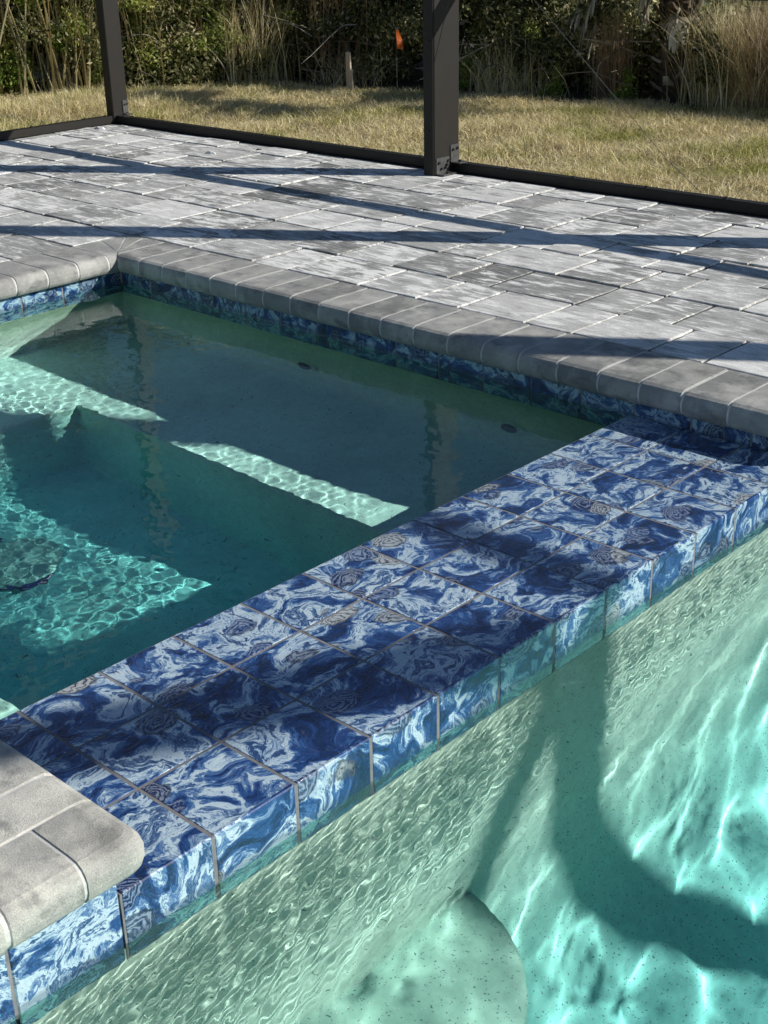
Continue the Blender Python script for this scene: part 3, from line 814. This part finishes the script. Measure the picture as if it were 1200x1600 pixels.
# taller tufts at the left corner and along the wild edge
def tuft_field(n,pts,spread,hmin,hmax,w,lean,rg,seg=3):
    P=np.array(pts)[rg.integers(0,len(pts),n)]+rg.normal(0,spread,(n,2)); return blades(n,P,LZ,hmin,hmax,w,lean,seg,.6,rg)
tp=[(rg.uniform(16,23.2),rg.uniform(32.1,39)) for _ in range(60)]+[(rg.uniform(24.4,29),rg.uniform(32.5,38)) for _ in range(30)]
V,F=tuft_field(20000,tp,.35,.35,.8,.04,1.0,rg)
np_build('grass_tufts',V,F,M['grass'],kind='stuff',label='longer dry grass tufts leaning beside the corner post')

def leaves(n,ctr,rad,size,aspect,rg,shape=None,zmin=None):
    """leaf quads (folded diamonds) scattered in ellipsoids; ctr (k,3), rad (k,3)"""
    ctr=np.array(ctr,float); rad=np.array(rad,float); k=rg.integers(0,len(ctr),n)
    d=rg.normal(0,1,(n,3)); d/=np.linalg.norm(d,axis=1)[:,None]; rr_=rg.uniform(0,1,n)**.45
    P=ctr[k]+d*rad[k]*rr_[:,None]
    if zmin is not None: P[:,2]=np.maximum(P[:,2],zmin+rg.uniform(0,.3,n))
    a=rg.normal(0,1,(n,3)); a[:,2]-=.3; a/=np.linalg.norm(a,axis=1)[:,None]
    b_=np.cross(a,rg.normal(0,1,(n,3))); b_/=np.linalg.norm(b_,axis=1)[:,None]
    L=size*rg.uniform(.55,1.35,n)[:,None]; W=L*aspect
    V=np.stack([P,P+a*L*.5+b_*W*.5,P+a*L,P+a*L*.5-b_*W*.5],1)
    F=np.arange(n*4).reshape(n,4); return V.reshape(-1,3),F
def stems(paths,r,rg,n=3):
    mb=MB()
    for p in paths: mb.tube(p,r*rg.uniform(.6,1.4),n,r1=r*.3)
    return np.array(mb.V),mb.F
def wander(p,d,L,steps,rg,j=.12,g=0.0):
    out=[tuple(p)]; p=np.array(p,float); d=np.array(d,float); d/=np.linalg.norm(d)
    for _ in range(steps):
        d=d+rg.normal(0,j,3)+np.array([0,0,-g]); d/=np.linalg.norm(d); p=p+d*L/steps; out.append(tuple(p))
    return out
def build_stems(name,paths,r,mat,rg,origin,n=3,**k):
    mb=MB()
    for p in paths: mb.tube(p,r*rg.uniform(.6,1.5),n,r1=r*.3)
    return mb.build(name,mat,origin=origin,fixn=False,**k)

def shrub(x,y,w,h,n,mat,label,rg,size=.28,aspect=.45,name='shrub',group='wild shrubs along the lawn edge',lobes=7,bright=0):
    e=empty(name,(x,y,LZ),label,'shrub',group)
    c=[];r_=[]
    for k in range(lobes):
        a=rg.uniform(0,6.28); q=rg.uniform(0,.7)*w; z=LZ+rg.uniform(.12,.85)*h
        c.append((x+q*math.cos(a),y+q*math.sin(a),z)); s_=w*rg.uniform(.3,.55)*(1.1-.5*(z-LZ)/h); r_.append((s_,s_,h*rg.uniform(.13,.24)))
    V,F=leaves(n,c,r_,size,aspect,rg,zmin=LZ+.05)
    np_build('foliage',V,F,mat,origin=(x,y,LZ),parent=e)
    P=[]
    for k in range(10): 
        tgt=np.array(c[k%len(c)])-np.array((x,y,LZ)); P.append(wander((x+rg.uniform(-.3,.3),y+rg.uniform(-.3,.3),LZ),tgt+rg.normal(0,.2,3),np.linalg.norm(tgt)*1.15,5,rg,.1))
    build_stems('stem',P,.035,M['twig'],rg,(x,y,LZ),parent=e)
    return e
rg=np.random.default_rng(31)
# (x,y,w,h,n,mat,label)
SH=[
 (26.6,43.6,2.3,4.2,9000,'leaf_green','leafy green shrub at the far left behind the lawn'),
 (30.0,41.8,2.2,4.6,9000,'leaf_green','sunlit yellow green shrub just left of the corner post'),
 (33.3,40.6,2.0,3.8,8000,'leaf_green','green shrub with fresh leaves right of the corner post'),
 (36.6,40.4,2.2,4.6,7000,'leaf_dark','dark tangled bush between the corner post and the wooden stake'),
 (38.2,37.2,2.0,4.2,7000,'leaf_dark','dark shaded bush straight behind the low grass mound'),
 (38.9,33.6,2.1,4.4,7000,'leaf_dark','dark bush behind the wooden stake'),
 (40.8,31.4,2.4,5.2,7000,'leaf_dark','dark green bush behind the orange flag'),
 (39.9,28.6,1.6,2.6,6000,'leaf_green','low green weedy bush just right of the tall post'),
 (40.6,26.4,1.5,2.4,5500,'leaf_green','low green bush below the hanging dead fronds'),
 (41.6,23.6,1.7,2.6,5500,'leaf_dark','dim low bush left of the palm trunk'),
 (40.3,17.6,1.7,2.9,6000,'leaf_dark','dark bush between the palm trunk and the dry grass'),
]
for (x,y,w,h,n,mt,lab) in SH: shrub(x,y,w,h,int(n*1.7),M[mt],lab,rg,size=.17 if mt=='leaf_green' else .20)
c=[];r_=[]
for (x,y,z,w) in ((24.6,41.6,2.2,.9),(26.4,41.5,1.5,1.0),(28.2,40.4,2.6,.9),(29.6,40.0,1.2,.8),(31.6,39.6,2.9,.9),(33.0,38.8,1.6,1.0),(34.4,38.2,3.0,.9),(27.3,41.2,4.2,.9),(30.8,39.9,4.6,.9)):
    c.append((x,y,z)); r_.append((w,.6,w*.8))
e=empty('climbing_vine',(29,40.5,LZ),'sunlit yellow green leafy vine climbing over the reeds on the left','vine')
V,F=leaves(7000,c,r_,.15,.5,rg,zmin=LZ); np_build('foliage',V,F,M['leaf_bright'],origin=(29,40.5,LZ),parent=e)
P=[wander((x,y,LZ),(rg.normal(0,.3),-.05,1),z+.6,6,rg,.15) for (x,y,z),_ in zip(c,r_) for _k in range(2)]
build_stems('stem',P,.02,M['twig'],rg,(29,40.5,LZ),parent=e)
# small bright weeds at the foot of the bushes
WD=[(38.3,23.6,'bright green weed sprig at the lawn edge left of the palm'),(39.0,20.9,'bright green weed in front of the palm trunk'),(39.8,12.2,'bright green weed clump at the right end of the lawn'),(37.9,27.8,'thin pale weed standing up right of the tall post'),(31.4,39.4,'bright weed at the foot of the shrubs by the corner post'),(25.2,41.6,'bright leafy weed at the far left lawn edge')]
for (x,y,lab) in WD:
    e=empty('weed',(x,y,LZ),lab,'weed','weeds at the lawn edge')
    V,F=leaves(420,[(x,y,LZ+.35),(x+.1,y,LZ+.8),(x-.15,y+.1,LZ+.2)],[(.45,.45,.4),(.22,.22,.5),(.6,.6,.2)],.17,.4,rg,zmin=LZ)
    np_build('foliage',V,F,M['leaf_bright'],origin=(x,y,LZ),parent=e)
    build_stems('stem',[wander((x,y,LZ),(0,0,1),1.3,4,rg,.08) for _ in range(4)],.02,M['leaf_bright'],rg,(x,y,LZ),parent=e)
# reed beds: tall dry canes at left, reddish canes behind, dry grass at right
def reed_clump(name,ctr,spread,n,h0,h1,r,mat,label,cat,rg,lean=.12,leafn=0,group=None):
    e=empty(name,(ctr[0],ctr[1],LZ),label,cat,group); P=[]
    for k in range(n):
        x=ctr[0]+rg.normal(0,spread[0]); y=ctr[1]+rg.normal(0,spread[1]); x=max(x,lawn_edge_x(y)+.2)
        P.append(wander((x,y,LZ),(rg.normal(0,lean),rg.normal(0,lean),1),rg.uniform(h0,h1),5,rg,.05,.01))
    build_stems('cane',P,r,mat,rg,(ctr[0],ctr[1],LZ),parent=e)
    if leafn:
        A=np.array([p[rg.integers(2,6)] for p in P for _ in range(1)]); A=A[rg.integers(0,len(A),leafn)]
        xy=A[:,:2]; V,F=blades(leafn,xy,A[:,2],.6,1.5,.05,1.4,3,1.5,rg); np_build('cane_leaves',V,F,mat,origin=(ctr[0],ctr[1],LZ),parent=e)
    return e
G='stands of dry reeds'
reed_clump('reed_clump',(25.2,42.6),(1.5,.7),110,4.5,8,.040,M['reed'],'tall pale dry reeds at the far left','reeds',rg,.12,200,G)
reed_clump('reed_clump',(29.0,40.4),(1.5,.7),100,4.5,8,.040,M['reed'],'tall straw coloured reeds just left of the corner post','reeds',rg,.12,200,G)
reed_clump('reed_clump',(32.6,39.2),(1.3,.8),55,4.5,8,.026,M['reed'],'loose straw coloured reeds just right of the corner post','reeds',rg,.25,140,G)
reed_clump('reed_clump',(36.6,38.2),(1.2,1.0),60,4.5,8,.024,M['dry'],'brown leaning reeds midway between the corner post and the stake','reeds',rg,.22,160,G)
reed_clump('reed_clump',(38.0,35.2),(.7,1.5),80,5,9,.022,M['dry'],'reddish brown reeds standing in shade left of the stake','reeds',rg,.07,120,G)
def grass_clump(ctr,spread,n,h0,h1,w,mat,label,rg,lean=.35,name='dry_grass_clump',group='clumps of tall dry grass'):
    e=empty(name,(ctr[0],ctr[1],LZ),label,'tall grass',group)
    P=np.array(ctr)+rg.normal(0,1,(n,2))*np.array(spread)
    P[:,0]=np.maximum(P[:,0],np.array([lawn_edge_x(v)+.15 for v in P[:,1]]))
    V,F=blades(n,P,LZ,h0,h1,w,lean,4,.9,rg); np_build('blades',V,F,mat,origin=(ctr[0],ctr[1],LZ),parent=e)
    return e
grass_clump((41.2,14.6),(1.0,1.3),5200,1.6,4.6,.035,M['dry'],'tall pinkish brown dry grass at the right behind the lawn',rg,.45)
grass_clump((41.0,11.6),(1.0,1.3),4200,1.6,4.8,.035,M['dry'],'tall brown dry grass at the right edge of the view',rg,.45)
grass_clump((40.0,13.6),(.5,1.8),3800,.7,2.2,.03,M['grass'],'shorter olive grass in front of the tall brown grass',rg,.6)
grass_clump((39.3,21.7),(.25,.35),420,2.0,3.6,.022,M['dry'],'thin upright wisp of dry grass left of the palm boots',rg,.10)
grass_clump((38.3,26.9),(.2,.35),40,1.0,2.0,.07,M['grass'],'few broad pale grass blades below the hanging dead fronds',rg,.5)
grass_clump((35.6,37.2),(.8,.5),500,1.5,4.5,.045,M['grass'],'tall straw coloured grass between the corner post and the dark bushes',rg,.4)
grass_clump((38.6,26.0),(.4,1.2),260,.8,2.6,.035,M['grass'],'pale thin grass stalks right of the tall post',rg,.5)
grass_clump((39.8,16.8),(.4,.9),900,1.5,4.4,.035,M['grass'],'sunlit straw coloured grass between the palm trunk and the brown grass',rg,.4)
grass_clump((36.9,33.3),(.5,.9),120,1.0,2.6,.03,M['grass'],'sparse long green blades beside the stake',rg,1.0)
# arching dead twigs
P=[]
for k in range(60):
    y=rg.uniform(20,42); x=lawn_edge_x(y)+rg.uniform(.3,3.0); P.append(wander((x,y,LZ+rg.uniform(.1,2.5)),(rg.normal(0,.5),rg.normal(0,1),rg.normal(.2,.5)),rg.uniform(1.2,4),6,rg,.18,.05))
tw=build_stems('fallen_twigs',P,.022,M['twig'],rg,(0,0,0)); tw['kind']='stuff'; tw['label']='pale bare twigs tangled in front of the dark bushes'
# undergrowth mass and woods behind
def band_pts(n,d0,d1,z0,z1,sr,rg,ylo=-10,yhi=60):
    y=rg.uniform(ylo,yhi,n); x=np.array([lawn_edge_x(v) for v in y])+rg.uniform(d0,d1,n); z=LZ+rg.uniform(z0,z1,n)
    return np.stack([x,y,z],-1)
c=band_pts(240,2.2,5.5,.2,5.0,.5,rg,2,60); c[:,2]=LZ+np.minimum(c[:,2]-LZ,np.clip(2.4+(c[:,1]-20)*.25,1.2,5)); r_=np.stack([rg.uniform(.7,1.5,240),rg.uniform(.9,1.9,240),rg.uniform(.4,1.0,240)],-1)
V,F=leaves(120000,c,r_,.24,.4,rg,zmin=LZ); np_build('undergrowth',V,F,M['leaf_dark'],kind='stuff',label='dark tangled undergrowth behind the shrubs')
c=band_pts(60,2.2,5.0,1.0,6.5,.5,rg,34,60); r_=np.stack([rg.uniform(.5,1.1,60),rg.uniform(.7,1.3,60),rg.uniform(.4,.9,60)],-1)
V,F=leaves(26000,c,r_,.2,.4,rg,zmin=LZ); np_build('sunlit_thicket',V,F,M['leaf_green'],kind='stuff',label='sunlit yellow green thicket behind the reeds on the left')
c=band_pts(320,6.5,15,.6,15,.5,rg,0,90); c[:,2]=LZ+np.minimum(c[:,2]-LZ,np.clip(2.2+(c[:,1]-24)*.55,1.6,15)*rg.uniform(.5,1,320)); r_=np.stack([rg.uniform(1.5,3,320),rg.uniform(2,4,320),rg.uniform(.9,2.2,320)],-1)
c2=band_pts(150,6.5,11,.3,6,.5,rg,34,66); c=np.concatenate([c,c2]); r_=np.concatenate([r_,np.stack([rg.uniform(1.2,2,150),rg.uniform(1.5,2.5,150),rg.uniform(.9,1.6,150)],-1)])
V,F=leaves(300000,c,r_,.42,.42,rg,zmin=LZ); np_build('woodland',V,F,M['leaf_dark'],kind='stuff',label='dark woodland far behind the lawn')
# dark litter-covered forest floor just above the ground sheet
V=[];F=[]
ys=[-60,-10,6,15.1,24.6,31,36.6]
pts=[(x,y) for (x,y) in edge_pts if True]
for (x,y) in pts: V.append(((x+.1)*T,(y+.1)*T,(LZ+.02)*T)); V.append(((x+90)*T,(y+90)*T,(LZ+.02)*T))
for i in range(len(pts)-1): F.append((2*i,2*i+1,2*i+3,2*i+2))
py_mesh('forest_floor',V,F,M['forest_floor'],kind='structure')

# ---- cabbage palm
px_,py__=40.7,19.9
palm=empty('cabbage_palm',(px_,py__,LZ),'cabbage palm with a booted trunk and dead white tipped fronds hanging down','palm tree'); po=(px_,py__,LZ)
mb=MB(); mb.tube([(px_,py__,LZ-.1),(px_+.1,py__,LZ+3),(px_,py__+.1,LZ+6.5)],.62,14,r1=.5); mb.build('trunk',M['boot'],origin=po,parent=palm,smooth=True)
def boot(mb,a,z,rg):
    d=Vector((math.cos(a),math.sin(a),0)); t=Vector((-d.y,d.x,0)); p=Vector((px_,py__,LZ+z))+d*.5
    L=rg.uniform(.5,.95); w=.17; up_=rg.uniform(.3,.9)
    q=p+d*.45*L/.7+Vector((0,0,L*up_)); V=[]
    for (c_,ww,th) in ((p,w*1.3,.07),((p+q)/2+d*.05,w*.8,.06),(q,w*.55,.045)):
        for sx_,sz in ((-1,-1),(1,-1),(1,1),(-1,1)): V.append(tuple(c_+t*ww*sx_+(d*.7-Vector((0,0,.6)))*th*(-sz)))
    F=[]
    for i in range(2):
        for k in range(4): F.append((i*4+k,i*4+(k+1)%4,(i+1)*4+(k+1)%4,(i+1)*4+k))
    F+= [(3,2,1,0),(8,9,10,11)]; mb.add(V,F)
mb=MB()
for k in range(74): boot(mb,k*2.4+rg.uniform(-.2,.2),.25+k*.075,rg)
mb.build('leaf_base',M['boot'],origin=po,parent=palm)
def frond(start,direction,L,leaf,nl,mat,rg,droop,name='frond',fold=.5,pd=None):
    d=np.array(direction,float); d/=np.linalg.norm(d)
    path=wander(start,d,L,7,rg,.03,(droop if pd is None else pd)*.12); mb=MB(); mb.tube(path,.055,5,r1=.03)
    V=[];F=[]; tip=np.array(path[-1]); td=np.array(path[-1])-np.array(path[-3]); td/=np.linalg.norm(td)
    side=np.cross(td,(0,0,1.0)); side/=max(np.linalg.norm(side),1e-3); nrm=np.cross(side,td)
    for i in range(nl):
        f=(i/(nl-1)-.5)*2; a=f*1.9; dd=td*math.cos(a)+side*math.sin(a)+nrm*fold*(abs(f)-.5)*.5+rg.normal(0,.06,3); dd/=np.linalg.norm(dd)
        l_=leaf*(1-.35*abs(f))*rg.uniform(.85,1.1); p=tip-td*.25*abs(f); wv=np.cross(dd,nrm); wv/=max(np.linalg.norm(wv),1e-3)
        b0=len(mb.V); pts_=[]
        for s_ in range(6):
            t_=s_/5; wd=.085*math.sin(math.pi*min(.08+t_*.92,.98))**.6
            pts_.append((p,wd)); 
            mb.V.append(tuple(p-wv*wd)); mb.V.append(tuple(p+wv*wd))
            dd=dd+np.array([0,0,-droop*(.12+.5*t_)]); dd/=np.linalg.norm(dd); p=p+dd*l_/5
        for s_ in range(5): mb.F.append((b0+2*s_,b0+2*s_+1,b0+2*s_+3,b0+2*s_+2))
    return mb.build(name,mat,origin=po,parent=palm,fixn=False)
for k in range(13):
    a=k*2.4; z=LZ+6.2+rg.uniform(-.4,.8); frond((px_+.4*math.cos(a),py__+.4*math.sin(a),z),(math.cos(a),math.sin(a),rg.uniform(.4,1.3)),3.6,3.4,34,M['palm_green'],rg,.5)
# hanging dead fronds (skirt); first ones show in the picture
for (a,z,L,out,lf) in ((2.05,5.2,3.3,.05,2.1),(2.35,6.4,2.0,.2,2.0),(2.9,5.9,1.2,-.3,1.5),(5.3,6.3,1.7,-.1,1.8),(4.6,6.6,1.4,.1,1.7),(1.2,6.2,2.0,.1,2.0),(.4,6.2,2.0,.1,2.0)):
    frond((px_+.45*math.cos(a),py__+.45*math.sin(a),LZ+z),(math.cos(a),math.sin(a),out),L,lf,24,M['palm_dead'],rg,1.6,name='dead_frond')

frond((40.4,20.8,LZ+4.5),(-.14,1,-.30),2.7,2.3,30,M['palm_dead'],rg,1.3,name='dead_frond')
frond((40.2,20.3,LZ+4.6),(-.45,.6,-.5),1.0,1.9,22,M['palm_dead'],rg,1.5,name='dead_frond')
for (x,y,z,dx,dy,dz,L_,lf) in ((40.5,20.4,3.5,.02,1,.05,3.4,2.0),(40.4,20.4,3.9,.0,1,.05,2.7,2.2),(40.1,20.2,4.6,-.5,.5,-.6,.9,1.3),(40.2,19.6,3.2,-.6,-.3,-.9,.6,1.0)):
    frond((x,y,LZ+z),(dx,dy,dz),L_,lf,22,M['palm_dead'],rg,1.6,name='dead_frond',pd=.25)
# ---- stake, flag, debris
e=empty('survey_stake',(34.9,31.1,LZ),'weathered wooden survey stake pair, one tall and one short, standing in the grass','stake')
b=MB(); b.box(34.88,34.97,31.06,31.30,LZ-.1,1.96,.012); b.build('tall_stake',M['wood'],origin=(34.9,31.1,LZ),parent=e)
b=MB(); b.box(34.80,34.87,30.88,31.05,LZ-.1,1.30,.012); b.build('short_stake',M['wood'],origin=(34.9,31.1,LZ),parent=e)
e=empty('marker_flag',(35.5,29.12,LZ),'small bright orange marker flag on a thin wire in front of the dark bushes','flag')
b=MB(); b.tube([(35.5,29.12,LZ),(35.5,29.14,2.86)],.012,5); b.build('wire',M['steel'],origin=(35.5,29.12,LZ),parent=e)
V=[];F=[]
for i in range(7):
    t=i/6; w=.05+.30*math.sin(min(t*1.25,1)*math.pi*.5)*(1-t*.55)
    V+= [(35.50,29.11+.02*math.sin(t*6),2.84-t*.70),(35.50+w*1.05,29.08-w*.25+.04*math.sin(t*5),2.80-t*.72)]
for i in range(6): F.append((2*i,2*i+1,2*i+3,2*i+2))
b=MB(); b.add(V,F); b.build('flag_sheet',M['flag'],origin=(35.5,29.12,LZ),parent=e,fixn=False)
def chip(x,y,z,s,label,rg,mat='white'):
    n=7; V=[(s*.45*math.cos(6.28*k/n)*rg.uniform(.7,1.3),s*.8*math.sin(6.28*k/n)*rg.uniform(.7,1.3),0) for k in range(n)]
    V+= [(v[0]*.6,v[1]*.6,s*.28*rg.uniform(.6,1.2)) for v in V]; F=[tuple(range(n))[::-1],tuple(range(n,2*n))]+[(k,(k+1)%n,n+(k+1)%n,n+k) for k in range(n)]
    me=MB(); me.add(V,F); o_=me.build('mortar_crumb',M[mat],label=label,cat='debris') if False else None
    ob=me.build('mortar_crumb',M[mat]); ob.location=(x*T,y*T,z*T); ob['label']=label; ob['category']='debris'; return ob
chip(22.25,32.35-1.95,CZ1+.0,.32,'white crumb of mortar beside the bottom rail left of the corner post',rg)
chip(21.33,23.7,CZ1,.24,'small white ring shaped crumb lying on the pavers by the rail',rg)
chip(22.6,23.0,CZ1,.13,'tiny dark crumb on the pavers right of the white crumb',rg,'sand')
chip(23.9,38.3,LZ+.1,.35,'white stone lying in the grass at the far left',rg)
# strip of loose gravel behind the rail
n=5200; P=np.stack([rg.uniform(23.7,24.35,n),rg.uniform(1,31,n),np.full(n,LZ+.13)],-1); P[:,0]=23.7+np.abs(rg.normal(0,.25,n))
P2=np.stack([rg.uniform(12,23.3,1500),31.4+np.abs(rg.normal(0,.2,1500)),np.full(1500,LZ+.13)],-1); P=np.concatenate([P,P2]); n=len(P)
t=np.array([(1,0,-.7),(-1,0,-.7),(0,1,.7),(0,-1,.7)])*.03
V=(P[:,None,:]+t[None]*rg.uniform(.5,1.5,(n,1,1))+rg.normal(0,.006,(n,4,3))).reshape(-1,3)
F=(np.arange(n)[:,None,None]*4+np.array([[0,1,2],[0,3,1],[0,2,3],[1,3,2]])[None]).reshape(-1,3)
np_build('gravel_strip',V,F,M['gravel'],kind='stuff',label='thin strip of loose gravel behind the bottom rail')
b=MB(); b.box(23.7,24.2,-14,31.9,.2,LZ+.11); b.box(0,23.69,31.42,31.9,.2,LZ+.11); b.build('gravel_bed',M['sand'],kind='structure')

# ------------------------------------------------------------------ light, sky, camera
L=bpy.data.lights.new('sun','SUN'); L.energy=5.0; L.angle=math.radians(.53); L.color=(1.0,.965,.90); L.cycles.is_caustics_light=True
so=bpy.data.objects.new('sun',L); COL.objects.link(so)
ce=math.cos(SUN_EL); so.rotation_euler=Vector((-SUN_H[0]*ce,-SUN_H[1]*ce,-math.sin(SUN_EL))).to_track_quat('-Z','Y').to_euler()
so.location=(0,0,8)
W=bpy.data.worlds.new('World'); S.world=W; W.use_nodes=True; nt=W.node_tree; bg=nt.nodes['Background']
sky=nt.nodes.new('ShaderNodeTexSky'); sky.sky_type='NISHITA'; sky.sun_disc=False; sky.sun_elevation=SUN_EL; sky.sun_rotation=math.atan2(SUN_H[0],SUN_H[1])
sky.air_density=.75; sky.dust_density=0.0; sky.ozone_density=1.0
nt.links.new(sky.outputs[0],bg.inputs[0]); bg.inputs[1].default_value=.082
f_,a,p,r,cx,cy,cz=(2.09215749e+03,7.54748536e-01,4.28357903e-01,-2.20323514e-02,-4.79648296e+00,-7.56939237e+00,7.35463185e+00)
fw=Vector((math.cos(a)*math.cos(p),math.sin(a)*math.cos(p),-math.sin(p))); rt=Vector((math.sin(a),-math.cos(a),0)); up=rt.cross(fw)
rt2=math.cos(r)*rt+math.sin(r)*up; up2=-math.sin(r)*rt+math.cos(r)*up
c=bpy.data.cameras.new('camera'); co=bpy.data.objects.new('camera',c); COL.objects.link(co); S.camera=co
Mx=Matrix((rt2,up2,-fw)).transposed().to_4x4(); Mx.translation=Vector((cx,cy,cz))*T; co.matrix_world=Mx
c.sensor_fit='VERTICAL'; c.sensor_height=24; c.sensor_width=18; c.lens=24*f_/1600; c.clip_start=.05; c.clip_end=1000
S.view_settings.view_transform='Standard'; S.view_settings.look='None'; S.view_settings.exposure=0; S.view_settings.gamma=1
S.render.engine='CYCLES'; cy_=S.cycles
cy_.use_light_tree=False; cy_.use_denoising=True
cy_.max_bounces=10; cy_.transmission_bounces=6; cy_.glossy_bounces=4; cy_.diffuse_bounces=3; cy_.transparent_max_bounces=8
cy_.sample_clamp_indirect=8.0; cy_.caustics_refractive=True; cy_.caustics_reflective=False; cy_.blur_glossy=0.0
